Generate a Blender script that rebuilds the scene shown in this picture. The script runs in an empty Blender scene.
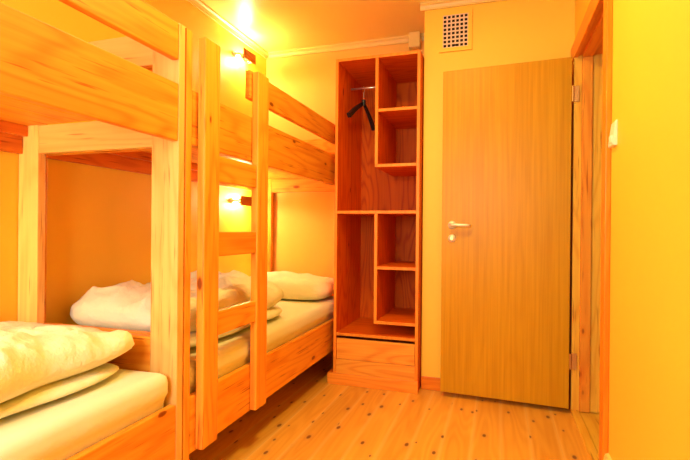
import bpy, bmesh, math, random
from mathutils import Vector, Matrix, noise
random.seed(7)
S = bpy.context.scene
C = S.collection
PI = math.pi

# ------------------------------------------------------------------ materials
def newmat(name):
    m = bpy.data.materials.new(name); m.use_nodes = True
    nt = m.node_tree; nt.nodes.clear()
    out = nt.nodes.new('ShaderNodeOutputMaterial')
    b = nt.nodes.new('ShaderNodeBsdfPrincipled')
    nt.links.new(b.outputs[0], out.inputs[0])
    return m, nt, b
def N(nt, t, **kw):
    n = nt.nodes.new(t)
    for k, v in kw.items():
        if k in n.inputs.keys(): n.inputs[k].default_value = v
        else: setattr(n, k, v)
    return n
def mathn(nt, op, a, b=None, c=None):
    n = nt.nodes.new('ShaderNodeMath'); n.operation = op
    for i, v in enumerate((a, b, c)):
        if v is None: continue
        if isinstance(v, (int, float)): n.inputs[i].default_value = v
        else: nt.links.new(v, n.inputs[i])
    return n.outputs[0]
def mixc(nt, fac, a, b, mode='MIX'):
    n = nt.nodes.new('ShaderNodeMix'); n.data_type = 'RGBA'; n.blend_type = mode
    for i, v in ((0, fac), (6, a), (7, b)):
        if isinstance(v, (int, float)): n.inputs[i].default_value = v
        elif isinstance(v, tuple): n.inputs[i].default_value = (*v, 1)
        else: nt.links.new(v, n.inputs[i])
    return n.outputs[2]
def vec_scale(nt, v, s, loc=None):
    n = nt.nodes.new('ShaderNodeVectorMath'); n.operation = 'MULTIPLY_ADD'
    nt.links.new(v, n.inputs[0]); n.inputs[1].default_value = s
    if loc is not None: nt.links.new(loc, n.inputs[2])
    return n.outputs[0]

def wood(name, axis, light, dark, rough=0.45, knots=0.95, rings=11.0, ring_amt=0.4, knot_size=0.085, streak=0.5, tint=0.1, spec=0.25):
    """pine board, grain running along one of the object's own axes"""
    m, nt, b = newmat(name)
    tc = N(nt, 'ShaderNodeTexCoord'); oi = N(nt, 'ShaderNodeObjectInfo')
    off = nt.nodes.new('ShaderNodeVectorMath'); off.operation = 'MULTIPLY'
    cb = nt.nodes.new('ShaderNodeCombineXYZ')
    for i, k in enumerate((17.3, 29.1, 11.7)):
        nt.links.new(mathn(nt, 'MULTIPLY', oi.outputs['Random'], k), cb.inputs[i])
    def st(al, cr):
        return tuple(al if 'XYZ'[i] == axis else cr for i in range(3))
    v = vec_scale(nt, tc.outputs['Object'], (1, 1, 1), cb.outputs[0])
    # flat-sawn rings: contour lines of a stretched low noise
    n1 = N(nt, 'ShaderNodeTexNoise', Scale=1.0, Detail=1.5, Roughness=0.4)
    nt.links.new(vec_scale(nt, v, st(.8, 6.0)), n1.inputs['Vector'])
    r = mathn(nt, 'SINE', mathn(nt, 'MULTIPLY', n1.outputs[0], rings * 6.28))
    r = mathn(nt, 'MULTIPLY_ADD', r, .5, .5)
    r = mathn(nt, 'POWER', r, 3.0)
    # fine streaks
    n2 = N(nt, 'ShaderNodeTexNoise', Scale=1.0, Detail=3.0, Roughness=0.6)
    nt.links.new(vec_scale(nt, v, st(1.3, 60)), n2.inputs['Vector'])
    n3 = N(nt, 'ShaderNodeTexNoise', Scale=1.0, Detail=1.0)
    nt.links.new(vec_scale(nt, v, st(.5, 4)), n3.inputs['Vector'])
    f = mathn(nt, 'MULTIPLY', r, ring_amt)
    f = mathn(nt, 'ADD', f, mathn(nt, 'MULTIPLY', mathn(nt, 'SUBTRACT', n2.outputs[0], .35), streak * 2))
    f = mathn(nt, 'ADD', f, mathn(nt, 'MULTIPLY', mathn(nt, 'SUBTRACT', n3.outputs[0], .5), .5))
    n = nt.nodes.new('ShaderNodeClamp'); nt.links.new(f, n.inputs[0]); f = n.outputs[0]
    col = mixc(nt, f, light, dark)
    if knots > .3:
        n4 = N(nt, 'ShaderNodeTexNoise', Scale=1.0, Detail=2.0, Roughness=.5)
        nt.links.new(vec_scale(nt, v, st(4.5, 95)), n4.inputs['Vector'])
        ck = nt.nodes.new('ShaderNodeClamp'); nt.links.new(mathn(nt, 'MULTIPLY', mathn(nt, 'SUBTRACT', n4.outputs[0], .62), 9.0), ck.inputs[0])
        col = mixc(nt, mathn(nt, 'MULTIPLY', ck.outputs[0], .8), col, (dark[0]*.6, dark[1]*.42, dark[2]*.4))
    if knots > 0:
        vo = N(nt, 'ShaderNodeTexVoronoi', Scale=1.0); vo.feature = 'F1'
        nt.links.new(vec_scale(nt, v, st(4.0, 9.5)), vo.inputs['Vector'])
        sel = nt.nodes.new('ShaderNodeSeparateColor'); nt.links.new(vo.outputs['Color'], sel.inputs[0])
        pick = mathn(nt, 'LESS_THAN', sel.outputs[0], knots)
        size = mathn(nt, 'MULTIPLY_ADD', sel.outputs[1], knot_size, knot_size * .45)
        d = mathn(nt, 'DIVIDE', vo.outputs['Distance'], size)
        k = mathn(nt, 'SUBTRACT', 1.25, d)
        cl = nt.nodes.new('ShaderNodeClamp'); nt.links.new(mathn(nt, 'MULTIPLY', k, 2.2), cl.inputs[0])
        kk = mathn(nt, 'MULTIPLY', cl.outputs[0], pick)
        halo = nt.nodes.new('ShaderNodeClamp')
        nt.links.new(mathn(nt, 'MULTIPLY', mathn(nt, 'SUBTRACT', 2.6, d), .3), halo.inputs[0])
        col = mixc(nt, mathn(nt, 'MULTIPLY', halo.outputs[0], pick), col, dark)
        col = mixc(nt, mathn(nt, 'MULTIPLY', kk, .85), col, (dark[0]*.28, dark[1]*.16, dark[2]*.12))
    # every board its own tone
    rnd = mathn(nt, 'MULTIPLY_ADD', oi.outputs['Random'], tint * 2, 1 - tint)
    hsv = N(nt, 'ShaderNodeHueSaturation'); nt.links.new(col, hsv.inputs['Color']); nt.links.new(rnd, hsv.inputs['Value'])
    nt.links.new(hsv.outputs[0], b.inputs['Base Color'])
    b.inputs['Roughness'].default_value = rough
    b.inputs['Specular IOR Level'].default_value = spec
    bp = N(nt, 'ShaderNodeBump', Strength=.08, Distance=.002); nt.links.new(n2.outputs[0], bp.inputs['Height'])
    nt.links.new(bp.outputs[0], b.inputs['Normal'])
    return m

def paint(name, col, rough=.6, bump=.06, scale=90, var=.04):
    m, nt, b = newmat(name)
    tc = N(nt, 'ShaderNodeTexCoord')
    n = N(nt, 'ShaderNodeTexNoise', Scale=scale, Detail=4.0); nt.links.new(tc.outputs['Object'], n.inputs['Vector'])
    n2 = N(nt, 'ShaderNodeTexNoise', Scale=2.3, Detail=3.0); nt.links.new(tc.outputs['Object'], n2.inputs['Vector'])
    c = mixc(nt, n2.outputs[0], tuple(x*(1-var) for x in col), tuple(min(1, x*(1+var)) for x in col))
    nt.links.new(c, b.inputs['Base Color'])
    b.inputs['Roughness'].default_value = rough
    bp = N(nt, 'ShaderNodeBump', Strength=bump, Distance=.004); nt.links.new(n.outputs[0], bp.inputs['Height'])
    nt.links.new(bp.outputs[0], b.inputs['Normal'])
    return m

def plain(name, col, rough=.5, metal=0.0, emit=None, estr=0):
    m, nt, b = newmat(name)
    tc = N(nt, 'ShaderNodeTexCoord')
    n = N(nt, 'ShaderNodeTexNoise', Scale=40.0, Detail=2.0); nt.links.new(tc.outputs['Object'], n.inputs['Vector'])
    c = mixc(nt, n.outputs[0], tuple(x*.95 for x in col), col)
    nt.links.new(c, b.inputs['Base Color'])
    b.inputs['Roughness'].default_value = rough; b.inputs['Metallic'].default_value = metal
    if emit:
        b.inputs['Emission Color'].default_value = (*emit, 1); b.inputs['Emission Strength'].default_value = estr
    return m

def cloth(name, col, wr=1.0):
    m, nt, b = newmat(name)
    tc = N(nt, 'ShaderNodeTexCoord')
    n = N(nt, 'ShaderNodeTexNoise', Scale=7.0, Detail=5.0, Roughness=.6); nt.links.new(tc.outputs['Object'], n.inputs['Vector'])
    w = N(nt, 'ShaderNodeTexNoise', Scale=420.0, Detail=1.0); nt.links.new(tc.outputs['Object'], w.inputs['Vector'])
    c = mixc(nt, w.outputs[0], tuple(x*.96 for x in col), col)
    nt.links.new(c, b.inputs['Base Color'])
    b.inputs['Roughness'].default_value = .85; b.inputs['Specular IOR Level'].default_value = .15
    b.inputs['Sheen Weight'].default_value = .15
    bp = N(nt, 'ShaderNodeBump', Strength=.5*wr, Distance=.03); nt.links.new(n.outputs[0], bp.inputs['Height'])
    nt.links.new(bp.outputs[0], b.inputs['Normal'])
    return m

PL, PD = (.90, .375, .034), (.68, .165, .008)        # pine light / dark
pine = {a: wood('pine_' + a, a, PL, PD) for a in 'XYZ'}
pale = {a: wood('lit_pine_' + a, a, (.92, .58, .17), (.80, .38, .08), knots=.35) for a in 'XYZ'}  # pine copy with lamp-lit brightness put into its colour
WL, WD = (.84, .155, .003), (.58, .05, .0005)  # wardrobe pine, its unlit shade put into the redder colour
ward = {a: wood('laminated_pine_' + a, a, WL, WD, knots=.12, rings=12, rough=.5, tint=.05, spec=.12) for a in 'XYZ'}
frame_w = {a: wood('door_frame_pine_' + a, a, (.90, .54, .06), (.70, .30, .018), knots=.4) for a in 'XYZ'}
red_w = {a: wood('lacquered_casing_' + a, a, (.90, .28, .012), (.72, .16, .005), knots=.1, rough=.35) for a in 'XYZ'}
veneer = wood('door_veneer_Z', 'Z', (.64, .32, .007), (.43, .18, .002), knots=0, rings=6, ring_amt=.10, streak=.75, rough=.36, tint=0, spec=.16)

def floor_mat():
    m, nt, b = newmat('pine_floorboards')
    tc = N(nt, 'ShaderNodeTexCoord'); sp = N(nt, 'ShaderNodeSeparateXYZ'); nt.links.new(tc.outputs['Object'], sp.inputs[0])
    W = .1375
    t = mathn(nt, 'DIVIDE', mathn(nt, 'ADD', sp.outputs[0], .9075 + 20*W), W)
    idx = mathn(nt, 'FLOOR', t); fr = mathn(nt, 'SUBTRACT', t, idx)
    wn = N(nt, 'ShaderNodeTexWhiteNoise'); wn.noise_dimensions = '1D'; nt.links.new(idx, wn.inputs['W'])
    cb = nt.nodes.new('ShaderNodeCombineXYZ')
    nt.links.new(mathn(nt, 'MULTIPLY', fr, W), cb.inputs[0])
    nt.links.new(mathn(nt, 'MULTIPLY_ADD', wn.outputs['Value'], 37.0, sp.outputs[1]), cb.inputs[1])
    nt.links.new(mathn(nt, 'MULTIPLY', idx, 3.7), cb.inputs[2])
    v = cb.outputs[0]
    n1 = N(nt, 'ShaderNodeTexNoise', Scale=1.0, Detail=1.0); nt.links.new(vec_scale(nt, v, (8, .9, 1)), n1.inputs['Vector'])
    r = mathn(nt, 'MULTIPLY_ADD', mathn(nt, 'SINE', mathn(nt, 'MULTIPLY', n1.outputs[0], 60)), .5, .5)
    n2 = N(nt, 'ShaderNodeTexNoise', Scale=1.0, Detail=3.0); nt.links.new(vec_scale(nt, v, (80, 2, 1)), n2.inputs['Vector'])
    n3 = N(nt, 'ShaderNodeTexNoise', Scale=1.0, Detail=1.0); nt.links.new(vec_scale(nt, v, (3, .5, 1)), n3.inputs['Vector'])
    f = mathn(nt, 'ADD', mathn(nt, 'MULTIPLY', r, .3), mathn(nt, 'MULTIPLY', n2.outputs[0], .5))
    f = mathn(nt, 'ADD', f, mathn(nt, 'SUBTRACT', n3.outputs[0], .5))
    cl = nt.nodes.new('ShaderNodeClamp'); nt.links.new(f, cl.inputs[0])
    col = mixc(nt, cl.outputs[0], (.88, .46, .062), (.68, .25, .018))
    # pale sapwood along the board edges, thin joint
    e = mathn(nt, 'MINIMUM', fr, mathn(nt, 'SUBTRACT', 1.0, fr))
    sap = nt.nodes.new('ShaderNodeClamp'); nt.links.new(mathn(nt, 'MULTIPLY_ADD', e, -9.0, 1.0), sap.inputs[0])
    col = mixc(nt, mathn(nt, 'MULTIPLY', sap.outputs[0], .5), col, (.93, .62, .19))
    jn = mathn(nt, 'LESS_THAN', e, .007)
    col = mixc(nt, mathn(nt, 'MULTIPLY', jn, .25), col, (.45, .2, .06))
    vo = N(nt, 'ShaderNodeTexVoronoi', Scale=1.0); vo.voronoi_dimensions = '2D'; nt.links.new(vec_scale(nt, v, (9.5, 4.6, 1)), vo.inputs['Vector'])
    sel = nt.nodes.new('ShaderNodeSeparateColor'); nt.links.new(vo.outputs['Color'], sel.inputs[0])
    pick = mathn(nt, 'LESS_THAN', sel.outputs[0], .55)
    d = mathn(nt, 'DIVIDE', vo.outputs['Distance'], mathn(nt, 'MULTIPLY_ADD', sel.outputs[1], .06, .035))
    k = nt.nodes.new('ShaderNodeClamp'); nt.links.new(mathn(nt, 'MULTIPLY', mathn(nt, 'SUBTRACT', 1.3, d), 2.0), k.inputs[0])
    h = nt.nodes.new('ShaderNodeClamp'); nt.links.new(mathn(nt, 'MULTIPLY', mathn(nt, 'SUBTRACT', 2.8, d), .3), h.inputs[0])
    col = mixc(nt, mathn(nt, 'MULTIPLY', h.outputs[0], pick), col, (.62, .28, .085))
    col = mixc(nt, mathn(nt, 'MULTIPLY', mathn(nt, 'MULTIPLY', k.outputs[0], pick), .9), col, (.17, .045, .012))
    tone = mathn(nt, 'MULTIPLY_ADD', wn.outputs['Value'], .16, .92)
    hsv = N(nt, 'ShaderNodeHueSaturation'); nt.links.new(col, hsv.inputs['Color']); nt.links.new(tone, hsv.inputs['Value'])
    nt.links.new(hsv.outputs[0], b.inputs['Base Color'])
    b.inputs['Roughness'].default_value = .38
    return m
M_floor = floor_mat()
M_yellow = paint('yellow_wall_paint', (.94, .585, .046), .55)
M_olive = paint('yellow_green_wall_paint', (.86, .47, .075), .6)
M_ceil = paint('ceiling_paint', (.90, .74, .22), .4, bump=.02)
M_crown = plain('cream_moulding_paint', (.84, .62, .17), .45)
M_dark = plain('dark_void', (.02, .012, .008), .9)
M_sheet = cloth('white_sheet', (.88, .86, .68), .3)
M_duvet = cloth('white_duvet_cotton', (.86, .85, .62), 1.6)
M_chrome = plain('brushed_steel', (.88, .84, .70), .55, .6)
M_brass = plain('brass_hinge', (.75, .48, .16), .35, 1.0)
M_black = plain('black_plastic', (.012, .012, .014), .4)
M_rod = plain('pale_metal_rod', (.85, .8, .72), .3, .9)
M_switch = plain('cream_switch_plastic', (.88, .82, .62), .4)
M_grille = plain('pinkish_grille_plastic', (.86, .62, .42), .5)
M_bulb = plain('glowing_bulb', (1, .9, .7), .5, 0, (1.0, .56, .17), 0)
M_white = plain('white_window_paint', (.85, .84, .80), .4)

# ------------------------------------------------------------------ mesh helpers
def link(name, me, mat, parent=None, smooth=False):
    o = bpy.data.objects.new(name, me); C.objects.link(o)
    if mat: me.materials.append(mat)
    if smooth:
        for p in me.polygons: p.use_smooth = True
    if parent is not None:
        o.parent = parent
    return o
def bm_box(bm, x0, x1, y0, y1, z0, z1, bevel=0.0, seg=2):
    vs = [bm.verts.new((x, y, z)) for x in (x0, x1) for y in (y0, y1) for z in (z0, z1)]
    fs = [bm.faces.new([vs[i] for i in q]) for q in ((0,1,3,2),(4,6,7,5),(0,4,5,1),(2,3,7,6),(0,2,6,4),(1,5,7,3))]
    if bevel > 0:
        es = list({e for f in fs for e in f.edges})
        bmesh.ops.bevel(bm, geom=es, offset=bevel, segments=seg, affect='EDGES', profile=.5)
def org(parent):
    return Vector((0, 0, 0)) if parent is None else parent_world(parent)
def parent_world(p):
    v = Vector(p.location); q = p.parent
    while q is not None: v = v + Vector(q.location); q = q.parent
    return v
def finish(name, bm, mat, parent=None, smooth=False):
    """vertices are in room coordinates; the object sits at the origin of its own geometry's centre"""
    bmesh.ops.recalc_face_normals(bm, faces=bm.faces)
    xs = [v.co for v in bm.verts]
    c = Vector(((min(v.x for v in xs)+max(v.x for v in xs))/2, (min(v.y for v in xs)+max(v.y for v in xs))/2, min(v.z for v in xs)))
    for v in bm.verts: v.co -= c
    me = bpy.data.meshes.new(name); bm.to_mesh(me); bm.free()
    o = link(name, me, mat, parent, smooth)
    o.location = c - org(parent)
    return o
def board(name, x0, x1, y0, y1, z0, z1, mat, parent=None, bevel=.003, front=None):
    bm = bmesh.new(); bm_box(bm, x0, x1, y0, y1, z0, z1, bevel)
    o = finish(name, bm, mat, parent)
    if front:                      # sawn front edge, a lighter strip
        o.data.materials.append(front)
        for p in o.data.polygons:
            if p.normal.y < -.6: p.material_index = 1
    return o
def boxes(name, lst, mat, parent=None, bevel=0):
    bm = bmesh.new()
    for q in lst: bm_box(bm, *q, bevel)
    return finish(name, bm, mat, parent)
def struct(o):
    o['kind'] = 'structure'; return o
def tag(o, label, cat, group=None):
    o['label'] = label; o['category'] = cat
    if group: o['group'] = group
    return o
def thing(name, label, cat, loc, group=None):
    o = bpy.data.objects.new(name, None); C.objects.link(o); o.location = loc; o.empty_display_size = .1
    return tag(o, label, cat, group)
def tube(bm, pts, rad, seg=10, caps=True):
    pts = [Vector(p) for p in pts]
    rs = rad if isinstance(rad, (list, tuple)) else [rad]*len(pts)
    rings = []; up = None
    for i, p in enumerate(pts):
        t = ((pts[min(i+1, len(pts)-1)] - pts[max(i-1, 0)])).normalized()
        if up is None: up = t.orthogonal().normalized()
        up = (up - t*up.dot(t)).normalized(); w = t.cross(up)
        rings.append([bm.verts.new(p + (up*math.cos(a)+w*math.sin(a))*rs[i]) for a in [2*PI*k/seg for k in range(seg)]])
    for a, b in zip(rings, rings[1:]):
        for k in range(seg): bm.faces.new((a[k], a[(k+1) % seg], b[(k+1) % seg], b[k]))
    if caps:
        bm.faces.new(rings[0][::-1]); bm.faces.new(rings[-1])
def cyl(bm, p0, p1, r, seg=24, r1=None): tube(bm, [p0, p1], [r, r if r1 is None else r1], seg)
def extrude_profile(bm, prof, axis, a0, a1):
    """prof: 2D points in the two other axes (order XYZ), extruded along axis"""
    def mk(a, p):
        l = list(p); l.insert('XYZ'.index(axis), a); return bm.verts.new(l)
    A = [mk(a0, p) for p in prof]; B = [mk(a1, p) for p in prof]
    n = len(prof)
    for i in range(n): bm.faces.new((A[i], A[(i+1) % n], B[(i+1) % n], B[i]))
    bm.faces.new(A[::-1]); bm.faces.new(B)

# ------------------------------------------------------------------ room
XL, XR, YB, YV, YN, ZC, H = -1.89, .425, 3.59, 3.10, -.72, 2.53, 1.045
XV = -.474
struct(board('floor', XL-.1, XR+1.5, YN-.1, YB+.1, -.1, 0, M_floor, bevel=0))
struct(board('ceiling', XL-.1, XR+.16, YN-.1, YB+.1, ZC, ZC+.1, M_ceil, bevel=0))
struct(board('wall_left', XL-.1, XL, YN-.1, YB+.1, 0, ZC, M_yellow, bevel=0))
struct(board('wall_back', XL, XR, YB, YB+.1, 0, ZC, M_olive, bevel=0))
struct(board('wall_centre', XV, XR, YV, YB, 0, ZC, M_yellow, bevel=0))
YD0, YD1, ZD = 2.168, 2.965, 2.045          # doorway in the right wall
struct(boxes('wall_right', [(XR, XR+.16, YN-.1, YD0, 0, ZC), (XR, XR+.16, YD1+.03, YB+.1, 0, ZC), (XR, XR+.16, YD0, YD1+.03, ZD+.03, ZC)], M_yellow))
# wall behind the camera, with a window added to let daylight in
wy0, wy1 = YN-.1, YN
WX0, WX1, WZ0, WZ1 = -1.45, -.50, 1.0, 2.0
struct(boxes('wall_front', [(XL, WX0, wy0, wy1, 0, ZC), (WX1, XR, wy0, wy1, 0, ZC), (WX0, WX1, wy0, wy1, 0, WZ0), (WX0, WX1, wy0, wy1, WZ1, ZC)], M_yellow))
struct(boxes('added_window', [(WX0, WX0+.05, wy0+.02, wy1-.02, WZ0, WZ1), (WX1-.05, WX1, wy0+.02, wy1-.02, WZ0, WZ1), (WX0+.05, WX1-.05, wy0+.02, wy1-.02, WZ0, WZ0+.05), (WX0+.05, WX1-.05, wy0+.02, wy1-.02, WZ1-.05, WZ1), ((WX0+WX1)/2-.03, (WX0+WX1)/2+.03, wy0+.03, wy1-.03, WZ0+.05, WZ1-.05)], M_white))
# hallway beyond the doorway
struct(boxes('wall_hallway', [(XR+1.1, XR+1.2, 1.6, 3.7, 0, ZC), (XR+.16, XR+1.1, 3.6, 3.7, 0, ZC), (XR+.16, XR+1.1, 1.5, 1.6, 0, ZC), (XR+.16, XR+1.2, 1.5, 3.7, ZC, ZC+.1)], M_yellow))

# crown mouldings
def crown(name, axis, a0, a1, cx, sx):
    # cx wall coordinate, sx direction into the room
    h, d = .046, .032
    prof = [(0, ZC), (d, ZC), (d, ZC-.012), (d*.62, ZC-.02), (d*.4, ZC-h+.01), (d*.4, ZC-h), (0, ZC-h)]
    prof = [(cx + sx*p[0], p[1]) for p in prof]
    bm = bmesh.new(); extrude_profile(bm, prof, axis, a0, a1)
    return struct(finish(name, bm, M_crown))
crown('trim_1', 'Y', YN, YB, XL, 1)
crown('trim_2', 'X', XL+.033, XV-.001, YB, -1)
crown('trim_3', 'X', XV-.026, XR, YV, -1)
crown('trim_4', 'Y', YN, YV-.034, XR, -1)
struct(board('trim_5', -.655, -.57, 3.50, YB-.034, ZC-.115, ZC-.002, M_crown, bevel=.004))
# baseboards
struct(board('baseboard_centre', XV+.001, .32, YV-.013, YV, 0, .083, red_w['X'], bevel=.003))
struct(board('baseboard_left', XL, XL+.013, YN, YB, 0, .083, frame_w['Y'], bevel=.003))
bm = bmesh.new(); extrude_profile(bm, [(XR, 0), (XR-.022, 0), (XR-.022, .12), (XR-.012, .16), (XR, .165)], 'Y', YN, 2.102)
struct(finish('baseboard_right', bm, M_crown))

# door frame (far jamb, head, near jamb) and casing
XC = .403
struct(boxes('trim_6', [(.406, .447, YD1, YD1+.03, .02, ZD+.03)], frame_w['Z'], bevel=.002))
struct(board('trim_7', .447, .500, YD1-.018, YD1+.03, .02, ZD+.03, pine['Z'], bevel=.003))
struct(board('trim_8', .500, .70, YD1-.006, YD1+.03, .02, ZD+.03, frame_w['Z'], bevel=.003))
struct(board('trim_9', .406, .447, YD0, YD1, ZD+.005, ZD+.03, red_w['Y'], bevel=.002))
struct(board('trim_10', .447, .500, YD0, YD1-.018, ZD-.014, ZD+.03, red_w['Y'], bevel=.003))
struct(board('trim_11', .500, .70, YD0, YD1-.006, ZD-.002, ZD+.03, red_w['Y'], bevel=.003))
struct(boxes('trim_12', [(.406, .70, YD0-.03, YD0, .0, ZD+.03)], frame_w['Z'], bevel=.002))
def casing(name, lst, m):
    struct(boxes(name, lst, m, bevel=.004))
casing('trim_13', [(XC, XR, YD0-.068, YD0+.004, 0, 2.04)], red_w['Z'])
casing('trim_14', [(XC, XR, YD0-.068, YV, 2.04, 2.135)], red_w['Y'])
casing('trim_15', [(XC+.005, XR, YD1+.03, YV, 0, 2.04)], red_w['Z'])
# threshold
struct(boxes('trim_16', [(.406, .447, YD0, YD1, 0, .022)], frame_w['Y'], bevel=.004))
struct(boxes('trim_17', [(.449, .585, YD0, YD1, 0, .016)], frame_w['Y'], bevel=.004))

# ------------------------------------------------------------------ door leaf
hinge = Vector((.3915, 2.947, 0)); ang = math.atan2(.047, -.7295); DW, DT = .731, .04
door = bpy.data.objects.new('door_1', None); C.objects.link(door); door.location = (hinge.x, hinge.y, 0)
door.rotation_euler = (0, 0, ang - PI)      # local -X runs along the leaf
struct(door)
def dlocal(name, bm, mat, smooth=False, parent=door):
    bmesh.ops.recalc_face_normals(bm, faces=bm.faces)
    me = bpy.data.meshes.new(name); bm.to_mesh(me); bm.free()
    return link(name, me, mat, parent, smooth)
bm = bmesh.new(); bm_box(bm, -DW, 0, 0, DT, .030, 2.04, .002); dlocal('door_leaf', bm, veneer)
hx, hz = -.667, 1.077
bm = bmesh.new()
cyl(bm, (hx, 0, hz), (hx, -.008, hz), .026, 32, .024)
cyl(bm, (hx, -.006, hz), (hx, -.045, hz), .010, 20)
tube(bm, [(hx, -.040, hz), (hx+.006, -.048, hz), (hx+.03, -.050, hz), (hx+.065, -.050, hz-.001), (hx+.094, -.049, hz-.002), (hx+.106, -.040, hz-.004), (hx+.108, -.028, hz-.005)], [.010, .0105, .0095, .009, .009, .0088, .008], 14)
dlocal('door_handle', bm, M_chrome, True)
bm = bmesh.new()
cyl(bm, (hx, 0, hz-.083), (hx, -.012, hz-.083), .025, 32, .023)
lk = dlocal('lock_rosette', bm, M_chrome, True)
bm = bmesh.new(); cyl(bm, (hx, -.012, hz-.083), (hx, -.016, hz-.083), .010, 20); bm_box(bm, hx-.002, hx+.002, -.018, -.0155, hz-.091, hz-.075)
dlocal('key_cylinder', bm, M_brass)
bm = bmesh.new()
cyl(bm, (hx, DT, hz), (hx, DT+.008, hz), .026, 32); cyl(bm, (hx, DT, hz), (hx, DT+.035, hz), .009, 16); tube(bm, [(hx, DT+.035, hz), (hx+.11, DT+.037, hz)], .008, 12)
dlocal('door_handle', bm, M_chrome, True)
for z in (1.83, .30):
    bm = bmesh.new(); cyl(bm, (.006, .004, z-.045), (.006, .004, z+.045), .0065, 14)
    bm_box(bm, .010, .040, .012, .0165, z-.045, z+.045, .001)
    for dz in (-.03, 0, .03): cyl(bm, (.027, .0125, z+dz), (.027, .0105, z+dz), .004, 10)
    dlocal('hinge', bm, M_brass)

# ------------------------------------------------------------------ bunk beds
XF = -1.10; TH = .028
def bunk_bed(label, y0, y1, guard0, ladder, frame_mats, y_far, rear_w):
    t = thing('bunk_bed', label, 'bunk bed', ((XL+XF)/2, (y0+y1)/2, 0))
    th = .035
    for ya, kd, rw in ((y0, frame_mats[0], .112 if not ladder else .07), (y_far, frame_mats[1], rear_w)):
        yb = ya+th
        xr = XF-.029      # front post sits behind the side boards
        board('front_post', XF-.118, XF, ya, yb, 0, 1.785, kd['Z'], t)
        board('rear_post', XL+.004, XL+rw, ya, yb, 0, 1.785, kd['Z'], t)
        a, b_ = XL+rw, XF-.118
        board('guard_crossbar', a, b_, ya+.002, yb-.002, 1.645, 1.765, kd['X'], t)
        board('platform_crossbar', a, b_, ya+.002, yb-.002, 1.342, 1.455, kd['X'], t)
        board('headboard', a, b_, ya+.002, yb-.002, .33, .64, frame_mats[2]['X'], t)
    ya, yb = y0+th+.001, y1-th-.001
    board('upper_side_board', XF-TH, XF-.001, ya, yb, 1.357, 1.565, pine['Y'], t, .004)
    board('lower_side_board', XF-TH, XF-.001, ya, yb, .188, .405, pine['Y'], t, .004)
    board('guard_rail', XF-TH, XF-.001, guard0, yb, 1.650, 1.782, pine['Y'], t, .004)
    board('wall_side_board', XL+.004, XL+.03, ya, yb, 1.342, 1.443, shaded_pine['Y'], t, .003)
    board('wall_side_board', XL+.004, XL+.03, ya, yb, .25, .405, pine['Y'], t, .003)
    board('support_cleat', XL+.03, XL+.058, ya, yb, 1.412, 1.455, shaded_pine['Y'], t, .002)
    board('support_cleat', XF-TH-.03, XF-TH-.001, ya, yb, 1.412, 1.455, pine['Y'], t, .002)
    board('support_cleat', XF-TH-.03, XF-TH-.001, ya, yb, .25, .285, pine['Y'], t, .002)
    # platforms of planks laid lengthways
    for z in (1.456, .286):
        n = 6; w = (XF-TH-.002 - (XL+.034))/n
        bm = bmesh.new()
        for i in range(n):
            x = XL+.034+i*w; bm_box(bm, x+.001, x+w-.001, ya, yb, z, z+.018, .0015, 1)
        finish('bed_platform', bm, pine['Y'], t)
    if ladder:
        # ladder against the front boards
        l = bpy.data.objects.new('ladder', None); C.objects.link(l); l.parent = t; l.location = Vector((XF+.018, 1.80, .195)) - t.location
        X0, X1 = XF+.001, XF+.036
        for (a, b_) in ((1.533, 1.636), (1.948, 2.054)):
            bm = bmesh.new(); bm_box(bm, X0, X1, a, b_,   .195, 1.775, .006, 3)
            finish('stile', bm, pine['Z'], l)
        for z0, z1 in ((.611, .708), (.930, 1.029), (1.232, 1.336)):
            board('rung', X0+.002, X0+.029, 1.636, 1.948, z0, z1, pine['Y'], l, .004)
    return t
shaded_pine = {a: wood('shaded_red_pine_' + a, a, (.76, .22, .020), (.52, .10, .005), knots=.4) for a in 'XYZ'}  # pine copy with the shade under the platform put into its colour
bed_near = bunk_bed('pine bunk bed in the left foreground, without a ladder, cut by the picture edge', -.70, 1.459, -.66, False, (pine, pale, pine), 1.424, .112)
bed_far = bunk_bed('pine bunk bed with a ladder on its front, standing beside the open wardrobe', 1.467, YB-.003, 1.935, True, (pine, pine, pine), 3.505, .10)

# ------------------------------------------------------------------ bedding
def rounded_slab(name, x0, x1, y0, y1, z0, z1, r, mat, parent=None, amp=.003, nx=26, ny=64, seed=0):
    """mattress: soft-edged block"""
    bm = bmesh.new(); bm_box(bm, x0, x1, y0, y1, z0, z1, r, 5)
    bmesh.ops.subdivide_edges(bm, edges=[e for e in bm.edges if e.calc_length() > .3], cuts=30, use_grid_fill=True)
    for zc in (.412, .432, .452, .472):
        bmesh.ops.bisect_plane(bm, geom=list(bm.verts)+list(bm.edges)+list(bm.faces), plane_co=(0, 0, zc), plane_no=(0, 0, 1))
    for v in bm.verts:
        n = noise.noise(v.co*3.1 + Vector((seed, 0, 0)))
        if v.co.z > (z0+z1)/2: v.co.z += amp*n*2
        v.co.x += amp*n
        if v.co.z > .425 and v.co.x > (x0+x1)/2: v.co.x += .018*min(1, (v.co.z-.425)/.02)
    return finish(name, bm, mat, parent, True)
m1 = rounded_slab('mattress', XL+.035, XF-TH-.004, -.655, 1.417, .305, .525, .035, M_sheet)
tag(m1, 'white sheeted mattress on the lower bunk in the left foreground', 'mattress')
m2 = rounded_slab('mattress', XL+.035, XF-TH-.004, 1.51, 3.495, .305, .525, .035, M_sheet, seed=4)
tag(m2, 'white sheeted mattress on the lower bunk behind the ladder', 'mattress')

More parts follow.
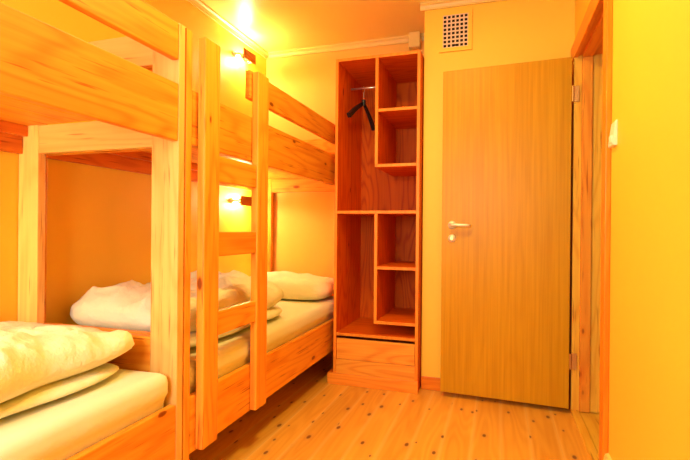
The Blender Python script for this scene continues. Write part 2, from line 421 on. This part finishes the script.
def puff(bm, cx, cy, z0, lx, ly, T, seed, px=3.5, wr=.018, nx=110, ny=150, ex=.42, edge_wob=.02, rise=None, rot=0):
    """closed puffed cloth body: superellipse footprint, rounded rim, wrinkled top"""
    rows = []
    def pt(u, v, top):
        # square -> superellipse
        a, b = abs(u), abs(v)
        m = max(a, b)
        if m > 0:
            k = m / ((a**px + b**px) ** (1/px))
            u2, v2 = u*k, v*k
        else: u2 = v2 = 0
        rr = m
        h = (1 - rr**3.2) ** ex if rr < 1 else 0
        x = lx/2*u2; y = ly/2*v2
        P = Vector((x*1.0, y*1.0, seed*7.1))
        wob = noise.noise(Vector((x*4, y*4, seed))) * edge_wob * rr
        x += wob * (1 if u2 > 0 else -1); y += wob * (1 if v2 > 0 else -1)
        if top:
            q = P + Vector((noise.noise(P*2.1), noise.noise(P*2.1+Vector((5, 5, 0))), 0))*.18
            def ridge(v): return 1 - min(1, abs(noise.noise(v))*3.2)
            w = noise.noise(Vector((P.x*3.2, P.y*2.4, P.z)))*1.1
            w += ridge(Vector((q.x*5-q.y*4, q.y*3+q.x*1.5, P.z+9)))*.75
            w += ridge(Vector((q.x*3+q.y*7, q.y*4-q.x*8, P.z+4)))*.4
            w += ridge(Vector((q.x*13-q.y*5, q.y*9+q.x*5, P.z+2)))*.22 - .45
            z = z0 + T*(.42 + .58*h) + wr*w*h**.8
            if rise: z += rise(x+cx, y+cy)*h
            z = max(z, z0 + T*.42 + .004*(1-rr))
        else:
            z = z0 + T*.42*(1-h**.6)
            if rr < 1: z = z0 + T*.42*(rr**10)
        if rr >= 1: z = z0 + T*.42
        c, s = math.cos(rot), math.sin(rot)
        return Vector((cx + x*c - y*s, cy + x*s + y*c, z))
    for top in (True, False):
        g = [[bm.verts.new(pt(2*i/nx-1, 2*j/ny-1, top)) for j in range(ny+1)] for i in range(nx+1)]
        for i in range(nx):
            for j in range(ny):
                q = (g[i][j], g[i+1][j], g[i+1][j+1], g[i][j+1])
                bm.faces.new(q if top else q[::-1])
    bmesh.ops.remove_doubles(bm, verts=bm.verts, dist=.0004)
def soft(name, bm, mat, label, cat):
    bmesh.ops.recalc_face_normals(bm, faces=bm.faces)
    o = finish(name, bm, mat, None, True)
    s = o.modifiers.new('smooth', 'SMOOTH'); s.factor = .5; s.iterations = 2
    return tag(o, label, cat)
# near duvet: folded in two along the bed
bm = bmesh.new()
puff(bm, -1.52, .42, .533, .64, 1.86, .05, 3, px=9, wr=.010, edge_wob=.02)
puff(bm, -1.52, .40, .572, .68, 2.02, .125, 1, px=7, wr=.044, ex=.34, edge_wob=.035, rise=lambda x, y: .20*max(0, min(1, (1.27-y)/1.2)))
soft('duvet', bm, M_duvet, 'white duvet folded on the lower bunk in the left foreground', 'duvet')
bm = bmesh.new()
puff(bm, -1.515, 2.08, .529, .68, 1.02, .07, 5, px=7, wr=.012, edge_wob=.03)
puff(bm, -1.52, 2.07, .580, .70, 1.00, .170, 6, px=5, wr=.046, ex=.34, edge_wob=.05)
soft('duvet', bm, M_duvet, 'white duvet folded on the lower bunk behind the ladder', 'duvet')
bm = bmesh.new()
puff(bm, -1.50, 3.25, .533, .74, .46, .165, 8, px=4.5, wr=.020, nx=60, ny=60, ex=.45)
soft('pillow', bm, M_duvet, 'white pillow at the head of the lower bunk beside the wardrobe', 'pillow')

# ------------------------------------------------------------------ wardrobe
w = thing('wardrobe', 'tall narrow open-fronted pine wardrobe with shelves and one drawer beside the door', 'wardrobe', (-.766, 3.29, 0))
edge = wood('pale_front_edge_Z', 'Z', (.86, .29, .018), (.68, .17, .007), knots=0, tint=.02)
wx0, wx1, wy0_, wy1_ = -1.056, -.482, 3.0, YB-.004
P = .02
board('side_panel', wx0, wx0+P, wy0_, wy1_, .0, 2.194, ward['Z'], w, .0015, edge)
board('side_panel', wx1-P, wx1, wy0_, wy1_, .0, 2.194, ward['Z'], w, .0015, edge)
board('top_panel', wx0+P, wx1-P, wy0_, wy1_, 2.174, 2.194, ward['X'], w, .0015, edge)
board('back_panel', wx0+P, wx1-P, wy1_-.008, wy1_, .06, 2.174, wood('shaded_plywood_back_Z', 'Z', (.60, .105, .002), (.40, .035, .0004), knots=0, rings=16, ring_amt=.6, rough=.55, spec=.1), w, 0)  # darker than the other panels: shade of the recess put into its colour
yb_ = wy1_-.009
board('divider', -.779, -.758, wy0_+.002, yb_, 1.475, 2.174, ward['Z'], w, .0015, edge)
board('divider', -.777, -.756, wy0_+.002, yb_, .443, 1.149, ward['Z'], w, .0015, edge)
xi0, xi1 = wx0+P, wx1-P
for (a, b_, z) in ((-.758, xi1, 1.829), (-.779, xi1, 1.465), (xi0, xi1, 1.159), (-.756, xi1, .792), (-.777, xi1, .433), (xi0, xi1, .337)):
    board('shelf', a, b_, wy0_+.002, yb_, z-.01, z+.01, ward['X'], w, .0015, edge)
bm = bmesh.new(); cyl(bm, (xi0, 3.29, 2.071), (-.779, 3.29, 2.071), .0075, 16); finish('hanging_rod', bm, M_rod, w, True)
d = bpy.data.objects.new('drawer', None); C.objects.link(d); d.parent = w; d.location = Vector((-.766, 3.2, .168)) - w.location
board('drawer_front', xi0+.002, xi1-.002, wy0_+.004, wy0_+.024, .170, .308, pine_w := wood('drawer_front_pine_X', 'X', (.84, .36, .035), (.60, .15, .008), knots=.3, rings=14), d, .002)
boxes('drawer_box', [(xi0+.01, xi0+.022, wy0_+.024, yb_-.03, .175, .29), (xi1-.022, xi1-.01, wy0_+.024, yb_-.03, .175, .29), (xi0+.022, xi1-.022, wy0_+.024, yb_-.03, .175, .183)], ward['Y'], d)
board('kick_board', xi0, xi1, wy0_+.002, wy0_+.022, .0, .168, pine_w, w, .0015)
board('plinth', wx0-.036, wx1+.004, wy0_-.016, wy0_-.001, 0, .075, edge_x := wood('plinth_pine_X', 'X', (.84, .29, .022), (.62, .15, .006), knots=.1), w, .003)
board('plinth', wx0-.036, wx0-.001, wy0_, wy1_-.02, 0, .075, ward['Y'], w, .002)

# clothes hanger, hung from the rod
h = thing('clothes_hanger', 'black clothes hanger hanging from the rod inside the wardrobe', 'hanger', (-.938, 3.29, 1.80))
bm = bmesh.new()
A, Bp = Vector((-.993, 3.105, 1.835)), Vector((-.914, 3.49, 1.812)); T0 = Vector((-.940, 3.29, 1.962))
def strip(bm, pts, wds, th):
    side = (Bp-A); side.z = 0; side.normalize(); nrm = Vector((-side.y, side.x, 0))
    rows = []
    for i, p in enumerate(pts):
        t = (pts[min(i+1, len(pts)-1)] - pts[max(i-1, 0)]).normalized(); n2 = t.cross(nrm).normalized()
        a = wds[i]/2
        rows.append([bm.verts.new(p + nrm*s1*th[i]/2 + n2*s2*a) for s1, s2 in ((1,1),(1,-1),(-1,-1),(-1,1))])
    for r0, r1 in zip(rows, rows[1:]):
        for k in range(4): bm.faces.new((r0[k], r0[(k+1)%4], r1[(k+1)%4], r1[k]))
    bm.faces.new(rows[0]); bm.faces.new(rows[-1][::-1])
def bez(p, c, q, n=10): return [p*(1-t)**2 + c*2*t*(1-t) + q*t*t for t in [i/n for i in range(n+1)]]
for E_ in (A, Bp):
    mid = (T0+E_)/2 + Vector((0, 0, .016))
    pts = bez(T0, mid, E_)
    strip(bm, pts, [.026+.006*(i/10) for i in range(11)], [.010+.016*(i/10)**1.5 for i in range(11)])
cyl(bm, T0-Vector((0,0,.018)), T0+Vector((0,0,.022)), .015, 16)
bmesh.ops.recalc_face_normals(bm, faces=bm.faces)
finish('hanger_body', bm, M_black, h)
bm = bmesh.new()
pts = [T0+Vector((0,0,.02)), T0+Vector((0,0,.05))]
dirp = Vector((.95, .3, 0)).normalized(); dirp = Vector((0, 1, 0))
cz = 2.071 + .0075 + .0025 - .020
pts = [T0+Vector((0,0,.02)), Vector((T0.x, 3.29, cz-.028))]
for k in range(13):
    a = -PI/2 + k*(PI*1.28)/12
    pts.append(Vector((T0.x, 3.29, cz)) + Vector((0, .020*math.cos(a), .020*math.sin(a))))
tube(bm, pts, .0022, 8)
finish('hanger_hook', bm, M_rod, h, True)

# ------------------------------------------------------------------ vent
v = thing('air_vent', 'square yellow painted air vent with a grid of small holes above the door', 'vent', (-.274, YV, 2.215))
fx0, fx1, fz0, fz1 = -.378, -.170, 2.197, 2.458
gx0, gx1, gz0, gz1 = -.353, -.195, 2.222, 2.432
y_ = YV-.014
boxes('vent_plate', [(fx0, gx0, y_, YV, fz0, fz1), (gx1, fx1, y_, YV, fz0, fz1), (gx0, gx1, y_, YV, fz0, gz0), (gx0, gx1, y_, YV, gz1, fz1)], M_yellow, v)
nx, nz = 6, 8; hs = .0175
px_, pz_ = (gx1-gx0)/nx, (gz1-gz0)/nz
lst = []
for i in range(nx+1):
    a = gx0 if i == 0 else gx0+i*px_-(px_-hs)/2
    b_ = gx1 if i == nx else gx0+i*px_+(px_-hs)/2
    lst.append((a, b_, y_+.002, y_+.006, gz0, gz1))
for i in range(nx):
    for j in range(nz+1):
        a = gz0 if j == 0 else gz0+j*pz_-(pz_-hs)/2
        b_ = gz1 if j == nz else gz0+j*pz_+(pz_-hs)/2
        lst.append((gx0+i*px_+(px_-hs)/2, gx0+(i+1)*px_-(px_-hs)/2, y_+.002, y_+.006, a, b_))
boxes('vent_grille', lst, M_grille, v)
board('duct_dark_sheet', gx0, gx1, YV-.004, YV-.001, gz0, gz1, M_dark, v, 0)  # dark sheet standing in for the unlit duct behind the holes
bm = bmesh.new(); bm_box(bm, gx0+2.35*px_, gx0+3.6*px_, y_-.002, y_+.002, gz0+.006, gz0+.018, .002); finish('vent_slider', bm, M_dark, v)

# ------------------------------------------------------------------ light switch
bm = bmesh.new()
extrude_profile(bm, [(XR, 1.372), (XR-.016, 1.374), (XR-.017, 1.385), (XR-.006, 1.468), (XR, 1.470)], 'Y', 2.005, 2.082)
bmesh.ops.bevel(bm, geom=list(bm.edges), offset=.002, segments=2, affect='EDGES')
sw = thing('light_switch', 'small cream light switch on the yellow wall beside the door frame', 'light switch', (XR, 2.04, 1.37))
finish('switch_housing', bm, M_switch, sw)
board('switch_rocker', XR-.019, XR-.012, 2.025, 2.062, 1.385, 1.415, M_switch, sw, .003)

# ------------------------------------------------------------------ wall lamps (one above each bunk)
BULB_W = 0
def lamp_meshes():
    t = thing('wall_lamp', 'x', 'lamp', (0, 0, 0), 'reading lamps on the left wall')
    # local: +X away from wall, Y along the wall
    bm = bmesh.new(); cyl(bm, (0, .012, 0), (.014, .012, 0), .022, 28, .020); dl('wall_plate', bm, M_switch, t, True)
    bm = bmesh.new(); tube(bm, [(.015, 0, 0), (.045, 0, 0), (.05, .03, 0), (.045, .065, 0)], .008, 12); dl('lamp_arm', bm, M_chrome, t, True)
    bm = bmesh.new(); cyl(bm, (.046, .055, 0), (.045, .09, 0), .016, 20); dl('bulb_socket', bm, M_black, t, True)
    bm = bmesh.new(); bmesh.ops.create_uvsphere(bm, u_segments=20, v_segments=12, radius=.024, matrix=Matrix.Translation((.043, .108, 0)) @ Matrix.Scale(1.25, 4, (0, 1, 0)))
    dl('light_bulb', bm, M_bulb, t, True)
    # wooden shade open above and below; end board added to dim back wall
    bm = bmesh.new(); bm_box(bm, .082, .096, 0, .165, -.033, .036, .002); bm_box(bm, .03, .082, .151, .165, -.026, .029, .002)
    dl('lamp_shade', bm, lamp_wood, t)
    return t
def dl(name, bm, mat, parent, smooth=False):
    bmesh.ops.recalc_face_normals(bm, faces=bm.faces)
    me = bpy.data.meshes.new(name); bm.to_mesh(me); bm.free()
    return link(name, me, mat, parent, smooth)
lamp_wood = wood('lamp_shade_pine_Y', 'Y', (.45, .14, .02), (.28, .06, .008), knots=0)
proto = lamp_meshes()
spots = [((XL, 3.07, 2.345), 'wall lamp with a wooden shade near the ceiling above the upper bunk with the ladder'),
         ((XL, 3.05, 1.248), 'wall lamp with a wooden shade seen between the ladder rungs over the lower bunk'),
         ((XL, .18, 2.345), 'wall lamp with a wooden shade above the upper bunk in the foreground'),
         ((XL, .18, 1.248), 'wall lamp with a wooden shade over the lower bunk in the foreground')]
LAMP = (1.0, .79, .38)
POW = [26, 25, 8, 40]
for i, (loc, lab) in enumerate(spots):
    if i == 0: o = proto
    else:
        o = proto.copy(); C.objects.link(o)
        for ch in list(proto.children):
            c = ch.copy(); C.objects.link(c); c.parent = o
    o.location = loc; o['label'] = lab
for i, (loc, lab) in enumerate(spots):
    L = bpy.data.lights.new('lamp_glow', 'POINT'); L.energy = POW[i]; L.color = LAMP; L.shadow_soft_size = .035
    lo = bpy.data.objects.new('lamp_glow', L); C.objects.link(lo); lo.location = Vector(loc) + Vector((.043, .108, 0))

# unseen ceiling lamp and window daylight, both added to light the room
ct = thing('added_ceiling_lamp', 'ceiling lamp added out of view to light the room', 'lamp', (-.45, 1.7, ZC))
bm = bmesh.new(); cyl(bm, (-.45, 1.7, ZC), (-.45, 1.7, ZC-.03), .14, 40, .13); finish('lamp_base', bm, M_white, ct, True)
L = bpy.data.lights.new('added_ceiling_fill', 'AREA'); L.shape = 'DISK'; L.size = .26; L.energy = 10; L.color = (1, .80, .22)
lo = bpy.data.objects.new('added_ceiling_fill', L); C.objects.link(lo); lo.location = (-.45, 1.7, ZC-.035)
L = bpy.data.lights.new('added_daylight', 'AREA'); L.shape = 'RECTANGLE'; L.size = WX1-WX0; L.size_y = WZ1-WZ0; L.energy = 37; L.color = (.88, .92, .90)
lo = bpy.data.objects.new('added_daylight', L); C.objects.link(lo); lo.location = ((WX0+WX1)/2, wy0-.02, (WZ0+WZ1)/2); lo.rotation_euler = (PI/2, 0, 0)

W = bpy.data.worlds.new('sky'); S.world = W; W.use_nodes = True
bg = W.node_tree.nodes['Background']; bg.inputs[0].default_value = (.9, .7, .45, 1); bg.inputs[1].default_value = .3

# ------------------------------------------------------------------ camera
f, yaw, pitch, roll = 469.49, .3156, -.0019, .009
F = Vector((-math.sin(yaw)*math.cos(pitch), math.cos(yaw)*math.cos(pitch), math.sin(pitch)))
R = Vector((math.cos(yaw), math.sin(yaw), 0)); U = R.cross(F)
R2 = R*math.cos(roll)+U*math.sin(roll); U2 = -R*math.sin(roll)+U*math.cos(roll)
cam = bpy.data.cameras.new('camera'); co = bpy.data.objects.new('camera', cam); C.objects.link(co)
cam.sensor_width = 36; cam.lens = f/690*36; cam.clip_start = .02
co.matrix_world = Matrix(((R2.x, U2.x, -F.x, 0), (R2.y, U2.y, -F.y, 0), (R2.z, U2.z, -F.z, H), (0, 0, 0, 1)))
S.camera = co
S.view_settings.view_transform = 'Standard'; S.view_settings.look = 'None'; S.view_settings.gamma = 1
S.view_settings.use_curve_mapping = False
S.view_settings.exposure = 1.28
